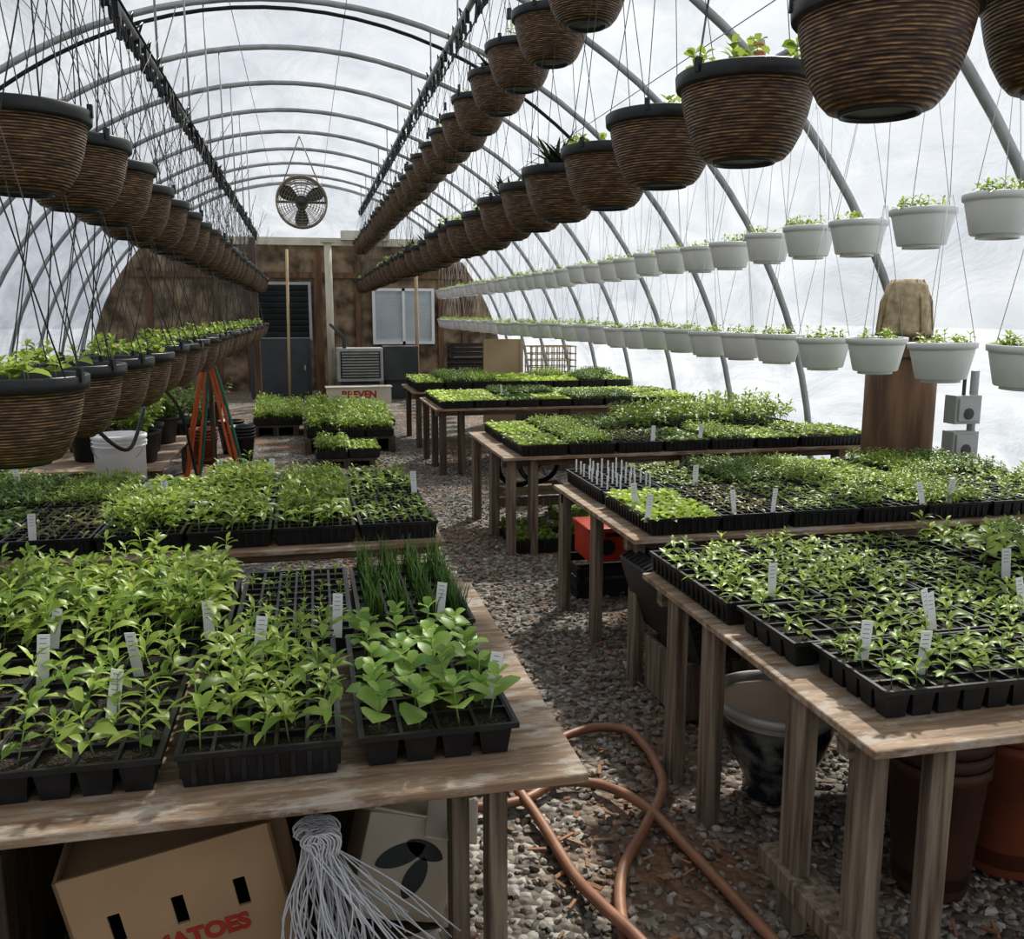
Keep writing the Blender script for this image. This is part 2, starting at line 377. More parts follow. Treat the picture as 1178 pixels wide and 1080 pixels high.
# ------------------------------------------------------------ camera
th=math.atan(180/1050); ps=math.atan(239*math.cos(th)/1050)
cam=bpy.data.cameras.new('camera'); co=bpy.data.objects.new('camera',cam); col.objects.link(co)
co.location=(0,0,H); co.rotation_euler=(math.pi/2-th,0,-ps); cam.sensor_fit='HORIZONTAL'; cam.sensor_width=36; cam.lens=36*1050/1178
cam.clip_start=.05; cam.clip_end=200
scene.camera=co

# ------------------------------------------------------------ shell
RAD=3.66; Y0=-3.0; Y1=17.0
mb=MB(); mb.add([(-3.75,Y0,0),(3.75,Y0,0),(3.75,Y1+.1,0),(-3.75,Y1+.1,0)],[(0,1,2,3)]); mb.obj('floor',[M_gravel])
mb=MB(); mb.add([(-60,-60,-.03),(60,-60,-.03),(60,90,-.03),(-60,90,-.03)],[(0,1,2,3)]); mb.obj('outside_ground',[M_out])
HS=1.25
def shell(name,a0,a1,na):
    ys=np.linspace(Y0,Y1,160); an=np.linspace(a0,a1,na); V=[];F=[]
    for y in ys:
        for a in an:
            r=RAD+.025-.05*abs(math.sin(math.pi*(y-.4)/HS))
            V.append((r*math.cos(a),y,r*math.sin(a)))
    n=len(an)
    for i in range(len(ys)-1):
        for j in range(n-1): F.append((i*n+j,i*n+j+1,(i+1)*n+j+1,(i+1)*n+j))
    mb=MB(); mb.add(V,F,0,True); mb.obj(name,[M_film])
shell('wall_right',0,math.radians(32),10); shell('ceiling',math.radians(32),math.radians(148),32); shell('wall_left',math.radians(148),math.pi,10)
def gable(name,y,z0,m):
    a0=math.asin(z0/RAD); an=np.linspace(a0,math.pi-a0,40); mb=MB()
    V=[((RAD)*math.cos(a),y,RAD*math.sin(a)) for a in an]; mb.add(V,[tuple(range(len(V)))]); mb.obj(name,[m])
gable('wall_front',Y0,0,M_film)
gable('wall_gable',Y1,2.6,M_film)
mb=MB(); zz=2.63; a1=math.asin(zz/RAD); an=np.linspace(0,a1,12)
V=[(RAD*math.cos(a),Y1-.05,RAD*math.sin(a)) for a in an]+[(-RAD*math.cos(a),Y1-.05,RAD*math.sin(a)) for a in an[::-1]]
mb.add(V,[tuple(range(len(V)))])
mb.obj('wall_back',[M_paper])
mb=MB(); yw=Y1-.08
for x in (-2.6,-1.5,-.95,.22,.95,2.45,2.9): mb.box((x,yw,1.15),(.10,.04,2.3),0)
mb.box((0,yw-.03,2.62),(4.9,.05,.13),1); mb.box((1.1,yw-.15,2.72),(.85,.25,.16),1); mb.box((0,yw-.02,2.04),(5.9,.04,.10),0)
mb.obj('trim_back',[M_plydark,M_cream])
def louver(name,x0,x1,z0,z1,n,mf,ms,mback,tilt=.6,mid=True):
    mb=MB(); y=Y1-.14; t=.05
    mb.box(((x0+x1)/2,y+.045,(z0+z1)/2),(x1-x0,.01,z1-z0),2)
    for x in (x0+t/2,x1-t/2)+(((x0+x1)/2,) if mid else ()): mb.box((x,y,(z0+z1)/2),(t,.09,z1-z0),0)
    for z in (z0+t/2,z1-t/2): mb.box(((x0+x1)/2,y,z),(x1-x0-2*t,.09,t),0)
    for k in range(n):
        z=z0+t+(k+.5)*(z1-z0-2*t)/n; mb.box(((x0+x1)/2,y,z),(x1-x0-2*t,.006,(z1-z0-2*t)/n*1.05),1,(tilt,0,0))
    mb.obj(name,[mf,ms,mback])
louver('window_1',-.90,.13,.90,1.92,9,M_grey,M_dgrey,M_blackm,.7,False)
louver('window_2',1.20,2.32,.82,1.82,14,M_white,M_glass,M_grey,.3)
# hoops + purlin cables
mb=MB(); ys=[]; yy=-2.75
while yy<Y1-.2: ys.append(yy); yy+=HS
for y in ys:
    an=np.linspace(0,math.pi,49); r=RAD-.045
    mb.tube([(r*math.cos(a),y,r*math.sin(a)) for a in an],.024,8,0)
an=np.linspace(0,math.pi,49); mb.tube([((RAD-.04)*math.cos(a),Y1-.02,(RAD-.04)*math.sin(a)) for a in an],.03,8,0)
for dg in (52,64,84,97,116,128):
    a=math.radians(dg); q=RAD-.075; mb.tube([(q*math.cos(a),Y0+.1,q*math.sin(a)),(q*math.cos(a),Y1-.1,q*math.sin(a))],.003,5,0)
an=np.linspace(math.radians(48),math.radians(128),24); mb.tube([((RAD-.16-.05*math.sin(3*a))*math.cos(a),ys[8]+.1*math.sin(2*a),(RAD-.16-.05*math.sin(3*a))*math.sin(a)) for a in an],.014,7,2)
for sx in (-1,1): mb.box((sx*3.6,(Y0+Y1)/2,.1),(.04,Y1-Y0,.2),1)
mb.obj('greenhouse_hoop_frame',[M_metal,M_lumber,M_blackm])
# ------------------------------------------------------------ basket rails
XL=-.62; ZL=H+1.09; XR=1.0; ZR=H+1.75; XW=2.4; ZW=2.66; YL=13.4
def rail(x,z,step,hooks,yend):
    mb=MB(); mb.tube([(x,.2,z),(x,yend,z)],.02,8,0)
    mb.tube([(x+.05,.2,z-.05),(x+.05,yend,z-.05)],.005,5,1)
    for y in ys:
        if .2<y<yend:
            zt=math.sqrt((RAD-.07)**2-x*x); mb.tube([(x,y,z),(x,y,zt)],.006,5,0)
    if hooks:
        y=.35
        while y<yend-.1:
            mb.box((x+R.uniform(-.01,.03),y,z-.04),(.025,.03,.08),1,(R.uniform(-.5,.5),0,0))
            a=np.linspace(0,2*math.pi,9)[:-1]
            mb.tube([(x+.02,y+.04+.02*math.cos(q),z-.085+.028*math.sin(q)) for q in a],.005,4,1,True)
            if R.random()<.5: mb.tube([(x,y,z+.02),(x+R.uniform(-.03,.03),y+.03,z+.06),(x,y+.07,z+.01)],.005,4,1)
            y+=step
    mb.obj('basket_rail',[M_metal,M_black])
rail(XL,ZL,.13,True,YL); rail(XR,ZR,.17,True,Y1-.25); rail(XW,ZW,.21,False,Y1-.3)
mb=MB(); mb.box((XL-.05,YL+.06,1.2),(.09,.09,2.4),0); mb.obj('rail_post',[M_plydark])
# ------------------------------------------------------------ dark baskets
def basket(name, top, plant, apex=.75, nw=4, wr=.0014, cross=0):
    mb=MB()
    prof=[(.001,-.188),(.078,-.188),(.090,-.184),(.106,-.166),(.124,-.132),(.137,-.092),(.145,-.055),(.148,-.032),(.156,-.032),(.159,-.028),(.161,-.002),(.157,.001),(.150,-.001),(.146,-.022)]
    mats=[1]+[0]*6+[1]*7
    mb.lathe(prof,40,0,(0,0,0),True,mats); mb.disc((0,0,-.02),.147,2,30)
    mb.lathe([(.070,-.187),(.070,-.194),(.064,-.194),(.064,-.187)],24,1)
    a0=R.random()
    for k in range(nw):
        a=a0+k*2*math.pi/nw
        mb.tube([(.155*math.cos(a),.155*math.sin(a),-.01),(.155*math.cos(a),.155*math.sin(a),.02),(.012*math.cos(a),.012*math.sin(a),apex-.02),(0,0,apex)],wr,4,5)
        mb.box((.158*math.cos(a),.158*math.sin(a),.0),(.012,.012,.03),1,(0,0,a))
    mb.tube([(0,0,apex-.02),(.0,0,top)],wr*1.3,4,5)
    for k in range(cross):
        s=(-1)**k; mb.tube([(.05*s,.16*s,0),(-.02*s,-.25*s,top)],wr*1.1,4,5)
    mb.box((0,0,apex),(.012,.02,.05),1)
    if plant=='leafy':
        for k in range(13):
            a=R.uniform(0,6.28); r=.12*math.sqrt(R.random())
            seedling(mb,r*math.cos(a),r*math.sin(a),-.02,R.uniform(.025,.06),.042,.024,2,4,3,BRO,.9)
    elif plant=='tuft':
        for k in range(6):
            a=R.uniform(0,6.28); r=.09*math.sqrt(R.random())
            seedling(mb,r*math.cos(a),r*math.sin(a),-.02,R.uniform(.03,.08),.05,.022,3,4,3,PEP,1.2)
    elif plant=='spike':
        for k in range(34):
            leaf(mb,(R.uniform(-.03,.03),R.uniform(-.03,.03),-.02),R.uniform(.12,.20),.026,R.uniform(0,6.28),R.uniform(.5,1.4),.5,.3,6,(.9,.7,.4))
    elif plant=='tag':
        mb.box((.03,.0,.04),(.05,.002,.09),7,(-.15,0,.2)); mb.box((.03,-.0015,.058),(.03,.001,.03),8,(-.15,0,.2))
        for k in range(14):
            a=R.uniform(0,6.28); r=.13*math.sqrt(R.random())
            seedling(mb,r*math.cos(a),r*math.sin(a),-.02,R.uniform(.04,.075),.045,.028,2,4,3,BRO,.9)
    return mb.mesh(name,[M_woven,M_black,M_soil,M_leaf,M_stem,M_wire,M_leafp,M_cardl,M_hoser])
zA=H+.54; zB=H+1.18; zLU=H+.475; zLD=H-.135
BA=[basket('ba%d'%i,ZR-zA,p,.85) for i,p in enumerate(['leafy','tuft','leafy','spike','tag'])]
BB=[basket('bb%d'%i,ZR-zB,p,.5) for i,p in enumerate(['leafy','tuft','spike','none'])]
BLU=[basket('bu%d'%i,ZL-zLU,p,.55,4,.0014,1) for i,p in enumerate(['none','tuft','none'])]
BLD=[basket('bd%d'%i,ZL-zLD,p,.60,4,.0018,2) for i,p in enumerate(['leafy','tuft','tuft'])]
y=1.52; i=0
while y<Y1-.5:
    k=[0,4,1,2,3,1,3,0][i%8] if i<20 else R.randrange(3)
    place(BA[k],'hanging_basket',(XR+R.uniform(-.012,.012),y,zA+R.uniform(-.01,.01)),(0,0,R.uniform(0,6) if k!=4 else .2)); y+=.50; i+=1
y=2.75; i=0
while y<Y1-.5:
    place(BB[[3,0,3,1,2,0][i%6]],'hanging_basket',(XR+R.uniform(-.01,.01),y,zB+R.uniform(-.01,.01)),(0,0,R.uniform(0,6))); y+=.50; i+=1
place(BA[0],'hanging_basket',(1.37,1.50,zA+.05),(0,0,1))
y=2.42; i=0
while y<YL-.1:
    place(BLU[i%3],'hanging_basket',(XL+R.uniform(-.012,.012),y,zLU+R.uniform(-.01,.01)),(0,0,R.uniform(0,6))); y+=.47; i+=1
y=2.16; i=0
while y<YL-.1:
    place(BLD[i%3],'hanging_basket',(XL-.01+R.uniform(-.012,.012),y,zLD+R.uniform(-.01,.01)),(0,0,R.uniform(0,6))); y+=.47; i+=1
def wbasket(name,top,apex=.55):
    mb=MB()
    prof=[(.001,-.14),(.088,-.14),(.092,-.136),(.116,-.03),(.117,-.024),(.125,-.022),(.127,-.002),(.125,.002),(.119,.0),(.116,-.02)]
    mb.lathe(prof,32,0); mb.disc((0,0,-.018),.117,2,24)
    mb.lathe([(.070,-.14),(.072,-.152),(.064,-.152),(.062,-.14)],20,0)
    for k in range(3):
        a=k*2.094+R.random(); mb.tube([(.12*math.cos(a),.12*math.sin(a),-.01),(.01*math.cos(a),.01*math.sin(a),apex)],.0016,3,5)
    mb.tube([(0,0,apex-.01),(0,0,top)],.0016,3,5)
    for k in range(12):
        a=R.uniform(0,6.28); r=.10*math.sqrt(R.random())
        seedling(mb,r*math.cos(a),r*math.sin(a),-.02,R.uniform(.02,.06),.045,.019,2,4,3,PEP,1.3)
    return mb.mesh(name,[M_white,M_black,M_soil,M_leaf,M_stem,M_wwire])
zWU=H+.40; zWD=H-.105
WU=[wbasket('wu%d'%i,ZW-zWU) for i in range(3)]; WD=[wbasket('wd%d'%i,ZW-zWD) for i in range(3)]
y=2.44
while y<Y1-.5:
    place(R.choice(WU),'white_hanging_pot',(XW+R.uniform(-.01,.01),y,zWU+R.uniform(-.01,.01)),(R.uniform(-.04,.04),0,R.uniform(0,6))); y+=.42
y=2.68
while y<Y1-.5:
    place(R.choice(WD),'white_hanging_pot',(XW+R.uniform(-.01,.01),y,zWD+R.uniform(-.01,.01)),(R.uniform(-.04,.04),0,R.uniform(0,6))); y+=.42

# ------------------------------------------------------------ tables
def table(x0,x1,y0,y1,legs,skid=None,z=TT,legm=1,apron=.05):
    mb=MB()
    mb.box(((x0+x1)/2,(y0+y1)/2,z-.009),(x1-x0,y1-y0,.018),0)
    mb.box(((x0+x1)/2,y0+.12,z-.018-apron/2),(x1-x0-.02,.038,apron),3)
    mb.box(((x0+x1)/2,y1-.12,z-.018-apron/2),(x1-x0-.02,.038,apron),3)
    for (lx,ly,dx,dy) in legs: mb.box((lx,ly,(z-.02)/2),(dx,dy,z-.02),legm)
    if skid:
        for (a,b,c,d,zz) in skid: mb.box(((a+b)/2,(c+d)/2,zz),(b-a,d-c,.05),1)
    bevel(mb.obj('potting_bench',[M_top,M_lumber,M_lumberd,M_lumberx]),.002,1)
table(-1.98,.46,1.43,2.62,[(.325,1.60,.035,.07),(.265,1.68,.035,.07),(.36,2.52,.04,.09),(-1.3,1.5,.04,.09),(-1.3,2.52,.04,.09),(-.1,2.55,.09,.04)])
table(-1.98,.46,3.13,4.33,[(.36,3.25,.04,.09),(.36,4.2,.04,.09),(-.7,3.25,.09,.04),(-1.8,3.25,.04,.09),(-1.8,4.2,.04,.09)])
table(1.0,3.40,1.39,2.60,[(1.045,1.47,.035,.08),(1.17,1.43,.05,.035),(1.035,1.70,.035,.08),(1.03,2.14,.035,.08),(1.03,2.38,.035,.08),(2.2,1.47,.09,.04),(2.2,2.5,.09,.04),(3.2,1.5,.04,.09),(3.2,2.5,.04,.09)],skid=[(1.0,1.08,1.42,1.80,.12)])
table(1.12,3.42,3.00,4.10,[(1.17,3.10,.035,.08),(1.16,3.55,.035,.08),(1.15,4.0,.04,.08),(2.2,3.1,.09,.04),(3.2,3.1,.04,.09),(3.2,4.0,.04,.09)])
table(1.06,3.40,4.93,6.10,[(1.12,5.02,.045,.08),(1.25,5.02,.045,.08),(1.12,5.5,.05,.09),(1.10,6.0,.05,.09),(2.2,5.02,.09,.04),(3.2,5.02,.05,.09),(3.2,6.0,.05,.09)],skid=[(1.1,3.3,5.5,5.56,.2)])
table(1.05,3.40,7.60,8.75,[(1.12,7.7,.05,.09),(1.28,7.7,.05,.09),(1.12,8.2,.05,.09),(1.10,8.65,.05,.09),(2.2,7.7,.09,.04),(3.2,7.7,.05,.09)],legm=2)
table(1.05,3.35,9.3,10.45,[(1.12,9.4,.05,.09),(1.12,10.35,.05,.09),(2.2,9.4,.09,.04),(3.2,9.4,.05,.09)],legm=2)
# L1
for k,x in zip(['broad','pepS1','pepC1','pepC2','pepS1','pepC2','tall2'],[.21,-.10,-.40,-.71,-1.01,-1.31,-1.62]): tray(k,x,1.79)
for k,x in zip(['chive','small','tall2','tall1','tall2','tall1','tall2'],[.24,-.05,-.34,-.63,-.92,-1.21,-1.5]): tray(k,x,2.37)
# L2
for k,x in zip(['spr1','pepS2','pepS1','pepS2','red','letd','tom1','tom1'],[.30,.01,-.28,-.57,-.86,-1.15,-1.44,-1.73]): tray(k,x,3.45)
for k,x in zip(['lowC1','tom2','pepS2','letm','tom2','tom1','letd','tom1'],[.30,.01,-.28,-.57,-.86,-1.15,-1.44,-1.73]): tray(k,x,4.03)
# R1
for j,yb in enumerate((1.63,1.92)):
    for k,x in zip([['lowC1','pepC2','lowS1','lowC2'],['lowC2','lowS1','pepC1','pepS1']][j],[1.36,1.92,2.48,3.04]): tray(k,x-.04*j,yb,rz=math.pi/2)
for k,x in zip(['lowS1','lowS2','spr2','pepC2','tom1','pepS1','lowS2'],[1.17,1.46,1.75,2.04,2.33,2.62,2.91]): tray(k,x,2.35)
# R2
for k,x in zip(['red','spr1','lowS1','tom2','spr2','lowS1','pepS1'],[1.62,1.91,2.2,2.49,2.78,3.07,3.30]): tray(k,x,3.31)
tray('let',1.33,3.30)
for k,x in zip(['stick','spr1','tom1','tom2','letm','tom2','tom1'],[1.33,1.62,1.91,2.2,2.49,2.78,3.07]): tray(k,x,3.87)
# R3
for k,x in zip(['letm','tom2','red','letd','tom2','letm','lowS2','letm'],[1.30,1.59,1.88,2.17,2.46,2.75,3.04,3.28]): tray(k,x,5.22)
for k,x in zip(['let','tom2','tom1','tall2','tall1','tall2','tall1'],[1.30,1.59,1.88,2.17,2.46,2.75,3.04]): tray(k,x,5.80,sz=1.0 if x<2.4 else 1.25)
for yb in (7.90,8.46):
    for i in range(8): tray(['let','letm','letd','let','tom1','tom1','letm','let'][(i+(yb>8)*2)%8] if i else 'let',1.24+i*.29,yb)
for yb in (9.6,10.15):
    for i in range(8): tray(R.choice(['letm','tom1','tom2','let']),1.24+i*.29,yb,sz=1.5)
def pallet(x0,x1,y0,y1,h,name='wooden_pallet'):
    mb=MB(); n=max(3,int((y1-y0)/.14))
    for k in range(n): mb.box(((x0+x1)/2,y0+(k+.5)*(y1-y0)/n,h-.01),(x1-x0,(y1-y0)/n*.78,.02),0)
    for x in (x0+.04,(x0+x1)/2,x1-.04): mb.box((x,(y0+y1)/2,(h-.02)/2),(.06,y1-y0,h-.02),0)
    mb.obj(name,[M_lumberd])
pallet(-.05,.85,9.1,11.2,.16); pallet(.05,.6,8.25,8.85,.08); pallet(-.62,-.1,10.6,12.3,.12)
for i in range(3):
    for j in range(3): tray(R.choice(['tall1','tall2','tall1']),.12+i*.29,9.4+j*.58,.16,sz=R.uniform(1.0,1.5))
tray('tall1',.20,8.55,.08); tray('letm',.49,8.55,.08,sz=1.4)
for j in range(3): tray('tall2',-.47,10.9+j*.56,.12,sz=1.2); tray('tall1',-.2,10.9+j*.55,.12)
tray('letm',1.28,5.25,0,sz=1.3); tray('tall1',1.60,5.2,0); tray('letm',1.75,5.8,0); tray('tom1',.92,11.6,0)

# ------------------------------------------------------------ plant labels
mb=MB(); mb.box((0,0,0),(.024,.0014,.105),0)
for k in range(4): mb.box((-.001+R.uniform(-.001,.001),-.0009,.044-k*.010),(R.uniform(.010,.016),.0004,.0014),1)
LAB=mb.mesh('plant_label',[M_tag,M_ink])
for (x,y) in [(-.57,2.13),(-.24,2.11),(.05,2.10),(-.37,1.72),(-.37,1.93),(-.55,1.95),(-.12,1.97),(.30,2.14),(.335,1.66),(-1.22,4.2),(-.61,3.72),(-.56,3.76),(-.40,4.25),(-.17,4.22),(.42,3.75),
   (1.18,2.12),(1.15,1.66),(1.235,1.58),(1.43,1.83),(1.42,1.80),(1.72,1.86),(1.227,3.29),(1.2,3.07),(1.63,3.63),(1.54,3.08),(1.97,5.0),(2.26,4.98),(1.70,3.07),(2.33,3.07),(2.47,3.08),(1.74,8.2),(-.9,3.2),(1.9,2.12),(2.1,1.55)]:
    place(LAB,'plant_label',(x,y,TT+.098),(R.uniform(-.2,.1),R.uniform(-.18,.18),R.uniform(-.4,.4)))

# ------------------------------------------------------------ loose stones
mbs=MB()
bm=bmesh.new(); bmesh.ops.create_icosphere(bm,subdivisions=1,radius=1); IV=np.array([v.co[:] for v in bm.verts]); IF=[tuple(v.index for v in f.verts) for f in bm.faces]; bm.free()
rg=np.random.default_rng(3)
for k in range(17000):
    u=rg.random(); y=.9+8.5*u**1.6; x=rg.uniform(-.35,2.0) if y<3 else rg.uniform(-.2,1.7)
    r=rg.uniform(.007,.018)
    A=np.linalg.qr(rg.normal(size=(3,3)))[0]
    V=(IV*(1+rg.uniform(-.28,.28,(12,1))))*np.array([1,.8,.55])*r
    V=V@A.T*np.array([1,1,.75]); V=V+np.array([x,y,r*.25])
    mbs.add(V,IF,0)
for k in range(900):
    x=rg.uniform(-.2,2.0); y=rg.uniform(1,6); mbs.box((x,y,.018),(rg.uniform(.015,.05),rg.uniform(.005,.012),.004),1,(rg.uniform(-.3,.3),rg.uniform(-.3,.3),rg.uniform(0,3)))
mbs.obj('loose_gravel',[M_stone,M_chip])

# ------------------------------------------------------------ hoses
def smooth(pts,n=8):
    P=[np.array(p,float) for p in pts]; P=[2*P[0]-P[1]]+P+[2*P[-1]-P[-2]]; out=[]
    for i in range(1,len(P)-2):
        for k in range(n):
            t=k/n; out.append(.5*((2*P[i])+(-P[i-1]+P[i+1])*t+(2*P[i-1]-5*P[i]+4*P[i+1]-P[i+2])*t*t+(-P[i-1]+3*P[i]-3*P[i+1]+P[i+2])*t**3))
    out.append(P[-2]); return out
def hose(pts,r,m,name='garden_hose'):
    mb=MB(); mb.tube(smooth(pts),r,10,0); return mb.obj(name,[m])
z=.03
hose([(.20,2.34,z),(.41,2.30,z),(.55,2.31,z),(.67,2.38,z),(.79,2.34,z),(.86,2.17,z+.02),(.91,1.96,z),(.945,1.66,z),(.97,1.40,z),(.97,1.0,z)],.0145,M_hose)
hose([(.40,2.62,z),(.56,2.50,z),(.66,2.58,z),(.79,2.67,z),(.90,2.70,z),(.985,2.66,z),(1.00,2.56,z),(.99,2.44,z+.01),(.94,2.24,z+.03),(.83,2.09,z+.01),(.71,1.93,z),(.64,1.72,z),(.60,1.4,z),(.55,1.0,z)],.0145,M_hose)
hose([(.50,2.55,z+.02),(.53,2.40,z+.02),(.57,2.20,z),(.59,1.95,z),(.61,1.80,z+.02),(.66,1.6,z+.03),(.75,1.2,z)],.0145,M_hose)
hose([(-.5,5.5,z),(-.30,5.47,z),(-.05,5.21,z),(.15,5.23,z),(.30,5.33,z),(.5,5.2,z)],.012,M_hoser)
hose([(-.6,5.2,z),(-.3,5.1,z),(0,5.35,z),(.3,5.05,z),(.42,5.2,z)],.010,M_hoseg)
mb=MB(); mb.tube([(-.74,7.55,0),(-.74,7.55,1.05)],.02,8,0); mb.tube([(-.74,7.55,.98),(-.74,7.42,.98),(-.74,7.40,1.03)],.012,6,0); mb.obj('hose_stand',[M_lumberd])
for dx,m_ in ((0,M_hoser),(.03,M_hoser),(.055,M_hoseg),(-.03,M_hoser)):
    w_=R.uniform(.14,.22)
    hose([(-.72+dx+w_,7.45,.03),(-.74+dx+w_*.7,7.44,.45),(-.74+dx*.4,7.42,1.0+dx*.5),(-.76+dx-w_*.5,7.44,.55),(-.78+dx-w_*.8,7.46,.12),(-.8+dx-w_*1.2,7.3,.03)],.012,m_)
hose([(-1.3,5.5,.95),(-1.15,5.4,.75),(-1.0,5.45,.62),(-.95,5.7,.8),(-.98,6.2,.95),(-.9,6.9,.7),(-.85,7.2,.2),(-.8,7.1,.03)],.011,M_black)

# ------------------------------------------------------------ circulation fan
def ring(mb,r,y,rad,m,seg=6,n=36):
    a=np.linspace(0,2*math.pi,n+1)[:-1]; mb.tube([(r*math.cos(q),y,r*math.sin(q)) for q in a],rad,seg,m,True)
mb=MB()
a=np.linspace(0,2*math.pi,41)
V=[];F=[]
for q in a[:-1]:
    for yy_ in (-.10,.10): V.append((.31*math.cos(q),yy_,.31*math.sin(q)))
for k in range(40): F.append((2*k,2*k+1,(2*k+3)%80,(2*k+2)%80))
mb.add(V,F,0,True)
for yy_ in (-.1,.1): ring(mb,.31,yy_,.014,0)
for r in (.08,.12,.155,.19,.225,.26,.285):
    for s in (-1,1): ring(mb,r,s*.12,.0035,0,4)
for k in range(20):
    q=k*math.pi/10
    for s in (-1,1): mb.tube([(.05*math.cos(q),s*.13,.05*math.sin(q)),(.2*math.cos(q),s*.125,.2*math.sin(q)),(.31*math.cos(q),s*.10,.31*math.sin(q))],.003,4,0)
mb.tube([(0,-.10,0),(0,.16,0)],.075,14,1); mb.tube([(0,-.135,0),(0,-.12,0)],.05,14,1)
for k in range(3):
    q=k*math.pi*2/3+.5; V=[]
    for r,wd in ((.06,.07),(.14,.17),(.22,.22),(.29,.16)):
        for s in (-1,1):
            dx=s*wd/2; V.append((r*math.cos(q)-dx*math.sin(q)*.8,-.03+s*.035,r*math.sin(q)+dx*math.cos(q)*.8))
    mb.add(V,[(0,1,3,2),(2,3,5,4),(4,5,7,6)],2,True)
mb.tube([(-.31,0,0),(.31,0,0)],.012,6,0)
zf=2.76
mb.tube([(-.22,0,.23),(0,0,.80)],.008,5,0); mb.tube([(.22,0,.23),(0,0,.80)],.008,5,0)
mb.obj('circulation_fan',[M_fang,M_dgrey,M_dgrey],(.02,12.25,zf))

# ------------------------------------------------------------ far wall clutter
mb=MB(); mb.box((-.40,15.4,.49),(.97,.05,.97),0); mb.box((-.40,15.37,.49),(.86,.012,.86),1); mb.box((-.02,15.36,.5),(.03,.03,.08),2); bevel(mb.obj('grey_cabinet_door',[M_dgrey,M_dgrey,M_grey],rot=(-.0,0,0)),.004)
mb=MB(); mb.tube([(.405,15.3,0),(.405,15.3,2.50)],.06,14,0); mb.box((.405,15.3,2.52),(.22,.16,.06),0); mb.box((.25,15.5,1.2),(.10,.06,2.4),1); mb.obj('support_post',[M_cream,M_plydark])
mb=MB(); mb.tube([(-.27,14.8,0),(-.23,14.9,2.35)],.022,8,0); mb.obj('wooden_pole',[M_tan])
mb=MB(); mb.tube([(1.85,15.6,0),(1.85,15.6,2.0)],.03,8,0); mb.obj('wooden_pole',[M_tan])
mb=MB(); mb.box((.84,14.95,.57),(.72,.5,.52),0); mb.box((.84,14.695,.57),(.62,.02,.42),1)
for k in range(9): mb.box((.84,14.68,.39+k*.045),(.58,.006,.03),2,(.6,0,0))
mb.box((1.50,15.1,.58),(.55,.5,.54),3); mb.box((.84,14.95,.155),(.6,.4,.31),3); mb.box((1.5,15.1,.155),(.5,.4,.31),3)
mb.tube([(.6,14.8,.83),(.6,14.8,1.0),(.405,15.1,1.2)],.03,8,3)
mb.obj('space_heater',[M_grey,M_blackm,M_grey,M_dgrey])
mb=MB(); mb.box((.78,14.35,.125),(.98,.3,.25),0); mb.box((.78,14.35,.258),(1.02,.34,.015),0)
sg=mb.obj('cream_storage_box',[M_cream]); text('BREVEN',.15,M_redink,sg,(.78,14.198,.14))
def crate(name,x,y,z,w,d,h,m,slots=4,n=1):
    for q in range(n):
        mb=MB(); z0=z+q*(h+.002)
        mb.box((x,y,z0+.01),(w,d,.02),0)
        for k in range(slots):
            zz=z0+.03+(k+.5)*(h-.03)/slots; hh=(h-.03)/slots*.62
            mb.box((x,y-d/2+.008,zz),(w,.016,hh),0); mb.box((x,y+d/2-.008,zz),(w,.016,hh),0)
            mb.box((x-w/2+.008,y,zz),(.016,d-.04,hh),0); mb.box((x+w/2-.008,y,zz),(.016,d-.04,hh),0)
        for sx in (-1,1):
            for sy in (-1,1): mb.box((x+sx*(w/2-.03),y+sy*(d/2-.025),z0+h/2),(.03,.02,h),0)
        mb.obj(name,[m])
crate('black_plastic_crate',2.45,14.0,.45,.62,.4,.24,M_black,3,2)
mb=MB(); mb.box((2.45,14.0,.43),(.9,.5,.03),0)
for sx in (-1,1):
    for sy in (-1,1): mb.box((2.45+sx*.4,14+sy*.2,.21),(.05,.05,.42),0)
mb.obj('side_table',[M_lumberd])
mb=MB(); mb.box((2.40,11.2,.53),(.5,.02,1.06),0); mb.box((2.17,11.2,.53),(.04,.05,1.06),0); mb.box((2.63,11.2,.53),(.04,.05,1.06),0); mb.obj('tan_board_panel',[M_tan])
mb=MB()
for k in range(9): mb.box((2.72+k*.07,11.0,.80),(.012,.012,.34),0); mb.box((2.72+k*.07,11.35,.80),(.012,.012,.34),0)
for zz in (.64,.72,.80,.88,.97):
    for yy_ in (11.0,11.35): mb.box((3.0,yy_,zz),(.58,.012,.012),0)
    for xx in (2.72,3.28): mb.box((xx,11.17,zz),(.012,.35,.012),0)
mb.box((3.0,11.17,.31),(.6,.38,.62),1)
mb.obj('wire_basket_crate',[M_straw,M_lumberd])

# ------------------------------------------------------------ right wall drum, straw basket, outlet boxes
DX=3.20
mb=MB(); mb.tube([(DX,4.46,0),(DX,4.46,1.24)],.185,28,0); mb.tube([(DX,4.46,1.24),(DX,4.46,1.26)],.16,24,1)
for zz in (.1,.62,1.15):
    a=np.linspace(0,2*math.pi,29)[:-1]; mb.tube([(DX+.19*math.cos(q),4.46+.19*math.sin(q),zz) for q in a],.008,5,1,True)
mb.obj('brown_fibre_drum',[M_plydark,M_lumberd])
mb=MB(); mb.lathe([(.001,.30),(.07,.295),(.105,.265),(.125,.18),(.14,.03),(.15,0),(.14,0),(.13,.03)],24,0)
for k in range(8):
    a=k*math.pi/4; mb.tube([(.143*math.cos(a),.143*math.sin(a),.02),(.129*math.cos(a),.129*math.sin(a),.18),(.08*math.cos(a),.08*math.sin(a),.295)],.006,5,0)
mb.obj('upturned_straw_basket',[M_straw],(DX,4.46,1.262))
mb=MB(); mb.tube([(3.46,4.20,0),(3.46,4.20,1.08)],.022,10,0)
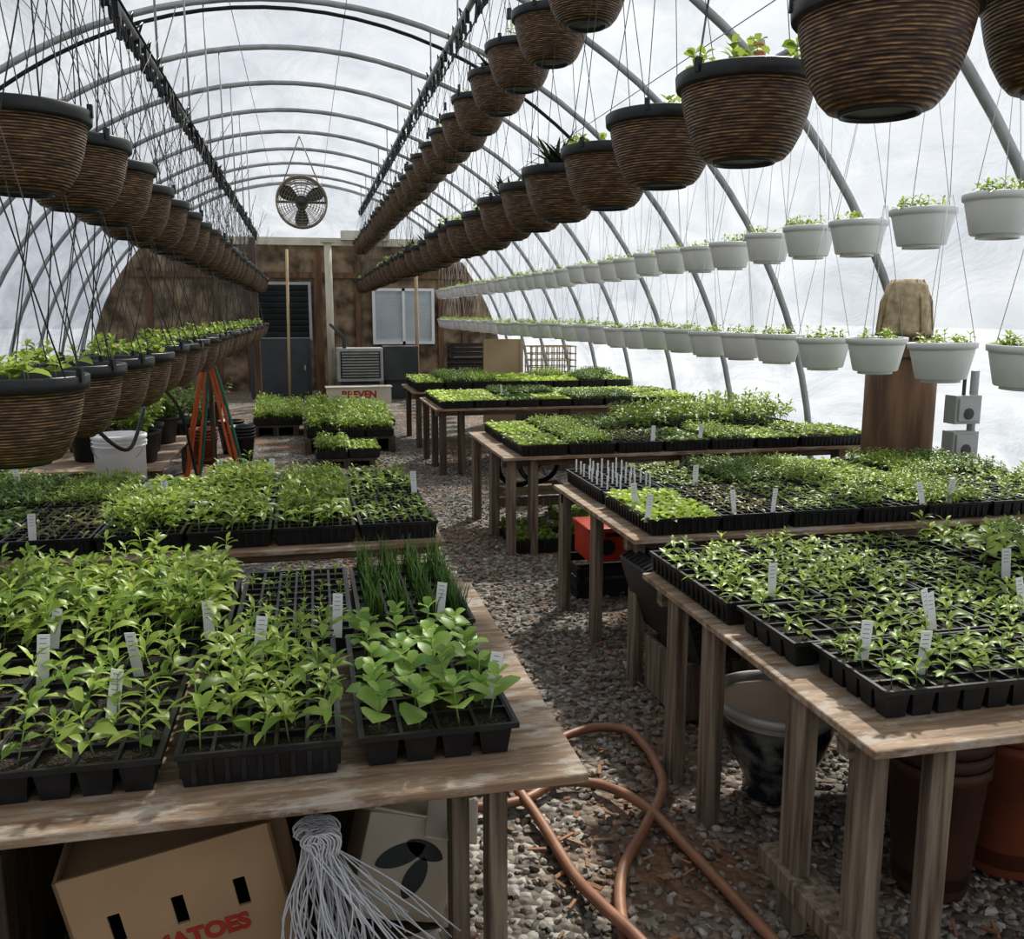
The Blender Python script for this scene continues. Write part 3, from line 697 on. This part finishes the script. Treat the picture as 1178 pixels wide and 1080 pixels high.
for zc in (.88,.69):
    mb.box((3.375,4.17,zc),(.155,.09,.15),1); mb.box((3.375,4.12,zc),(.125,.012,.12),1); mb.tube([(3.37,4.115,zc-.02),(3.37,4.108,zc-.02)],.03,14,2)
    mb.box((3.445,4.18,zc),(.03,.03,.06),2)
mb.tube([(3.375,4.17,.62),(3.375,4.17,.3),(3.43,4.19,.2)],.012,8,2); mb.tube([(3.375,4.17,.95),(3.375,4.17,1.15)],.01,8,2)
bevel(mb.obj('electrical_outlet_boxes',[M_metal,M_grey,M_dgrey]),.006)

# ------------------------------------------------------------ under right benches
mb=MB()
mb.lathe([(.001,0),(.085,0),(.09,.012),(.082,.03),(.105,.08),(.140,.15),(.156,.21),(.158,.255),(.175,.262),(.190,.274),(.192,.292),(.178,.296),(.166,.275),(.158,.24)],40,0,mats=[0]*7+[1]*6)
mb.disc((0,0,.272),.166,2,36)
mb.obj('glazed_planter',[M_glaze,M_metall,M_rust],(1.285,2.24,.008))
mb=MB(); mb.box((1.50,2.86,.02),(.62,.30,.02),0)
for s in (-1,1): mb.box((1.50,2.86+s*.15,.12),(.64,.018,.2),0); mb.box((1.5+s*.31,2.86,.12),(.018,.28,.2),0)
mb.box((1.42,2.69,.14),(.18,.004,.08),1)
bevel(mb.obj('wooden_crate',[M_lumber,M_cardl]),.003,1)
for k in range(5):
    mb=MB(); tray_geo(mb,.28,.54,.06,4,7,True)
    mb.obj('empty_seed_tray',[M_leaf,M_stem,M_black,M_black],(1.16+k*.045,2.86+.02*k,.37),(0,1.25,.05))
for i,(px,py,pr,ph,mm) in enumerate([(1.44,1.76,.11,.34,1),(1.68,1.80,.12,.36,2),(1.86,2.12,.13,.38,1),(1.94,1.75,.11,.33,2),(1.62,2.14,.12,.40,1)]):
    mb=MB()
    for q in range(3): mb.lathe([(.001,0),(pr*.75,0),(pr*.78,.01),(pr,ph-.03),(pr*1.06,ph-.028),(pr*1.07,ph),(pr*.98,ph),(pr*.8,.03),(.001,.03)],28,0,(0,0,q*.035))
    mb.obj('nursery_pot',[(M_black,M_potbr,M_terra)[mm]],(px,py,.005))
mb=MB(); mb.box((1.50,4.28,.245),(.36,.26,.15),0); mb.box((1.50,4.28,.33),(.38,.28,.025),0)
for s in (-.09,.09):
    mb.tube([(1.50+s,4.151,.245),(1.50+s,4.135,.245)],.04,18,1)
mb.box((1.50,4.145,.31),(.2,.01,.025),1)
bevel(mb.obj('red_toolbox',[M_red,M_blackm]),.006)
crate('dark_storage_crate',1.50,4.28,.0,.5,.32,.165,M_blackm,2,1)
for (x,y) in [(1.30,5.62),(1.46,5.72)]:
    mb=MB()
    a=np.linspace(0,2*math.pi,29)[:-1]; mb.tube([(x+.13*math.cos(q),y,.42+.13*math.sin(q)) for q in a],.016,8,0,True)
    for k in range(6): q=k*math.pi/3; mb.tube([(x,y,.42),(x+.13*math.cos(q),y,.42+.13*math.sin(q))],.005,5,1)
    mb.tube([(x,y-.03,.42),(x,y+.03,.42)],.02,10,1)
    mb.obj('spoked_wheel',[M_blackm,M_metal])
crate('wooden_slat_crate',1.38,5.68,.228,.46,.2,.06,M_tan,1,1)

# ------------------------------------------------------------ under left bench
mb=MB(); W_,D_,H_=.375,.26,.28; t=.006
mb.box((0,0,t/2),(W_,D_,t),0)
for s in (-1,1): mb.box((s*(W_/2-t/2),0,H_/2),(t,D_,H_),0)
mb.box((0,D_/2-t/2,H_/2),(W_,t,H_),0)
yf_=-D_/2+t/2; sl=[-.11,0,.11]; sw=.022; z0,z1=.125,.185
mb.box((0,yf_,z0/2),(W_,t,z0),0); mb.box((0,yf_,(z1+H_)/2),(W_,t,H_-z1),0)
ed=[-W_/2]+[v for c in sl for v in (c-sw/2,c+sw/2)]+[W_/2]
for a_,b_ in zip(ed[0::2],ed[1::2]): mb.box(((a_+b_)/2,yf_,(z0+z1)/2),(b_-a_,t,z1-z0),0)
mb.box((0,0,.05),(W_-.02,D_-.02,.08),1)
mb.box((0,0,H_-.02),(W_-.014,D_-.014,.006),0)
cb=mb.obj('cardboard_tomato_box',[M_card,M_blackm],(-.240,1.74,.168),(0.08,-.17,.03)); text('TOMATOES',.046,M_redink,cb,(-.01,-D_/2-.0015,.092))
mb=MB(); mb.box((-.28,1.85,.06),(.5,.4,.12),0); mb.box((-.78,1.95,.2),(.4,.5,.4),0); mb.box((-.2,2.3,.2),(.7,.25,.4),0); bevel(mb.obj('dark_wooden_box',[M_lumberd]),.004)
mb=MB()
for k in range(80):
    x0=R.uniform(-.05,.0); a=R.choice([R.uniform(-.2,.30),R.uniform(-.2,.30),R.uniform(-.1,.80)]); L_=R.uniform(.24,.38); y0_=R.uniform(1.53,1.60)
    dx=math.sin(a); dz=-math.cos(a); bend=R.uniform(-.04,.04)
    mid=(x0+dx*L_*.5+bend,y0_+R.uniform(-.02,.02),.47+dz*L_*.5+abs(bend)*.5); end=(x0+dx*L_+R.uniform(-.02,.02),y0_+R.uniform(-.03,.05),max(.02,.47+dz*L_))
    hk=[(x0+.015,y0_,.455),(x0+.02,y0_,.485),(x0,y0_,.50),(x0-.015,y0_,.485),(x0,y0_,.465)]
    mb.tube(smooth(hk+[mid,end],4),.0017,4,0)
mb.obj('wire_hanger_bundle',[M_wwire],(.01,-.01,-.03))
mb=MB(); mb.box((0,0,.12),(.20,.20,.24),0); mb.box((-.06,-.11,.25),(.12,.10,.006),0,(-.5,.2,.2)); mb.box((.07,-.11,.245),(.11,.10,.006),0,(.5,0,-.1))
q=np.linspace(0,2*math.pi,25)[:-1]   # printed leaf motif on the carton
for (cx_,cz_,L_,rt) in [(-.02,.15,.055,.5),(.03,.165,.045,-.4),(.02,.10,.05,1.3)]:
    pts=[]
    for b_ in q:
        u=L_*math.cos(b_); v=.45*L_*math.sin(b_)*abs(math.sin(b_))**.3; pts.append((cx_+u*math.cos(rt)-v*math.sin(rt),-.1012,cz_+u*math.sin(rt)+v*math.cos(rt)))
    mb.add(pts,[tuple(range(24))],1)
bevel(mb.obj('printed_carton',[M_cardl,M_dgrey],(.14,1.85,.115),(0,.22,0)),.003)
mb=MB(); mb.box((.15,1.86,.045),(.24,.24,.09),0); mb.obj('carton_support_block',[M_lumberd])
bm=bmesh.new(); bmesh.ops.create_icosphere(bm,subdivisions=4,radius=1)
for v in bm.verts:
    c=v.co.copy(); k=1+.16*math.sin(9*c.x+3*c.z)*math.cos(8*c.y)+.10*math.sin(17*c.z+5*c.x)+R.uniform(-.03,.03); v.co=Vector((c.x*.10*k,c.y*.06*k,max(-.055,c.z*.07*k)))
me=bpy.data.meshes.new('crumpled_bag'); bm.to_mesh(me); bm.free(); me.materials.append(M_bag); place(me,'crumpled_paper_bag',(.19,1.655,.062))
mb=MB()
for q in range(12): mb.lathe([(.045,0),(.058,.022),(.062,.024),(.062,.03),(.055,.03)],22,0,(0,0,q*.03))
mb.obj('terracotta_pot_stack',[M_terra],(.255,2.05,.005))

# ------------------------------------------------------------ left: bucket, pots
mb=MB(); mb.lathe([(.001,0),(.130,0),(.132,.005),(.148,.30),(.156,.305),(.156,.325),(.150,.33),(.146,.32),(.140,.05),(.001,.03)],32,0)
for zz in (.26,.285): mb.lathe([(.146,zz),(.155,zz+.004),(.146,zz+.008)],32,0)
a=np.linspace(0,math.pi,13); mb.tube([(.155*math.cos(q),-.155*math.sin(q)*.85,.29-.12*math.sin(q)) for q in a],.003,5,1)
mb.obj('white_bucket',[M_white,M_metal],(-1.10,5.75,.345))
crate('wooden_slat_crate',-1.10,5.75,0,.5,.4,.34,M_lumberd,3,1)
mb=MB(); mb.box((-1.10,5.75,.3425),(.5,.4,.004),0); mb.obj('crate_lid',[M_lumberd])
def potplant(x,y,z,r,h,ph,n,ml,LL):
    mb=MB(); mb.lathe([(.001,0),(r*.75,0),(r*.78,.01),(r*.96,h-.03),(r*1.04,h-.028),(r*1.05,h),(r*.97,h),(r*.94,h-.03)],28,2); mb.disc((0,0,h-.03),r*.93,3,24)
    for k in range(n):
        a=R.uniform(0,6.28); q=r*.85*math.sqrt(R.random()); seedling(mb,q*math.cos(a),q*math.sin(a),h-.03,R.uniform(.5,1)*ph,LL,LL*.45,5,1,0,PEP,1.1,.002,True,.5)
    mb.obj('potted_plant',[ml,M_stem,M_black,M_soil],(x,y,z))
table(-2.3,-1.0,6.6,8.4,[(-1.06,6.7,.05,.09),(-1.06,8.3,.05,.09),(-2.2,6.7,.05,.09),(-2.2,8.3,.05,.09)],z=.32,legm=2)
for (x,y) in [(-1.2,6.95),(-1.55,7.1),(-1.25,7.45),(-1.7,7.6),(-2.0,7.0),(-1.2,7.95),(-1.65,8.1)]: potplant(x,y,.321,.15,.22,.26,26,M_leafd if R.random()<.5 else M_leaf,.07)
for (x,y) in [(-1.9,9.5),(-1.5,9.3),(-1.9,10.2),(-1.4,10.3),(-1.7,11.0),(-1.2,11.8),(-1.7,12.2),(-1.15,9.9)]: potplant(x,y,.001,.17,.28,.35,22,M_leafd,.08)
for (x,y) in [(-1.6,5.0),(-1.9,5.6)]: potplant(x,y,.001,.17,.35,.35,24,M_leafd,.08)
for (x,y,m_) in [(-.62,8.9,M_black),(-.95,8.8,M_terra),(-.75,9.4,M_black)]:
    mb=MB()
    for q in range(4): mb.lathe([(.001,0),(.09,0),(.12,.22),(.13,.222),(.13,.24),(.118,.24),(.095,.03)],24,0,(0,0,q*.03))
    mb.obj('nursery_pot',[m_],(x,y,.002))

# ------------------------------------------------------------ world + lights
w=bpy.data.worlds.new('sky'); scene.world=w; w.use_nodes=True; nt=w.node_tree; N=nt.nodes; L=nt.links; N.clear()
wo=N.new('ShaderNodeOutputWorld'); bg=N.new('ShaderNodeBackground'); L.new(bg.outputs[0],wo.inputs[0])
tc=N.new('ShaderNodeTexCoord'); n=N.new('ShaderNodeTexNoise'); n.inputs['Scale'].default_value=2.5; n.inputs['Detail'].default_value=5
L.new(tc.outputs['Generated'],n.inputs['Vector']); r=N.new('ShaderNodeValToRGB'); e=r.color_ramp.elements
e[0].position=.38; e[0].color=(.68,.71,.77,1); e[1].position=.62; e[1].color=(.96,.97,.98,1)
L.new(n.outputs[0],r.inputs[0]); L.new(r.outputs[0],bg.inputs[0]); bg.inputs[1].default_value=.78
sun=bpy.data.lights.new('sun','SUN'); sun.energy=8.0; sun.angle=math.radians(3); sun.color=(1,.94,.84)
so=bpy.data.objects.new('sun',sun); col.objects.link(so); so.rotation_euler=Euler((math.radians(-32),math.radians(28),0)); so.location=(0,0,8)
scene.view_settings.view_transform='Standard'
try: scene.view_settings.look='Medium High Contrast'
except Exception as ex: print(ex)
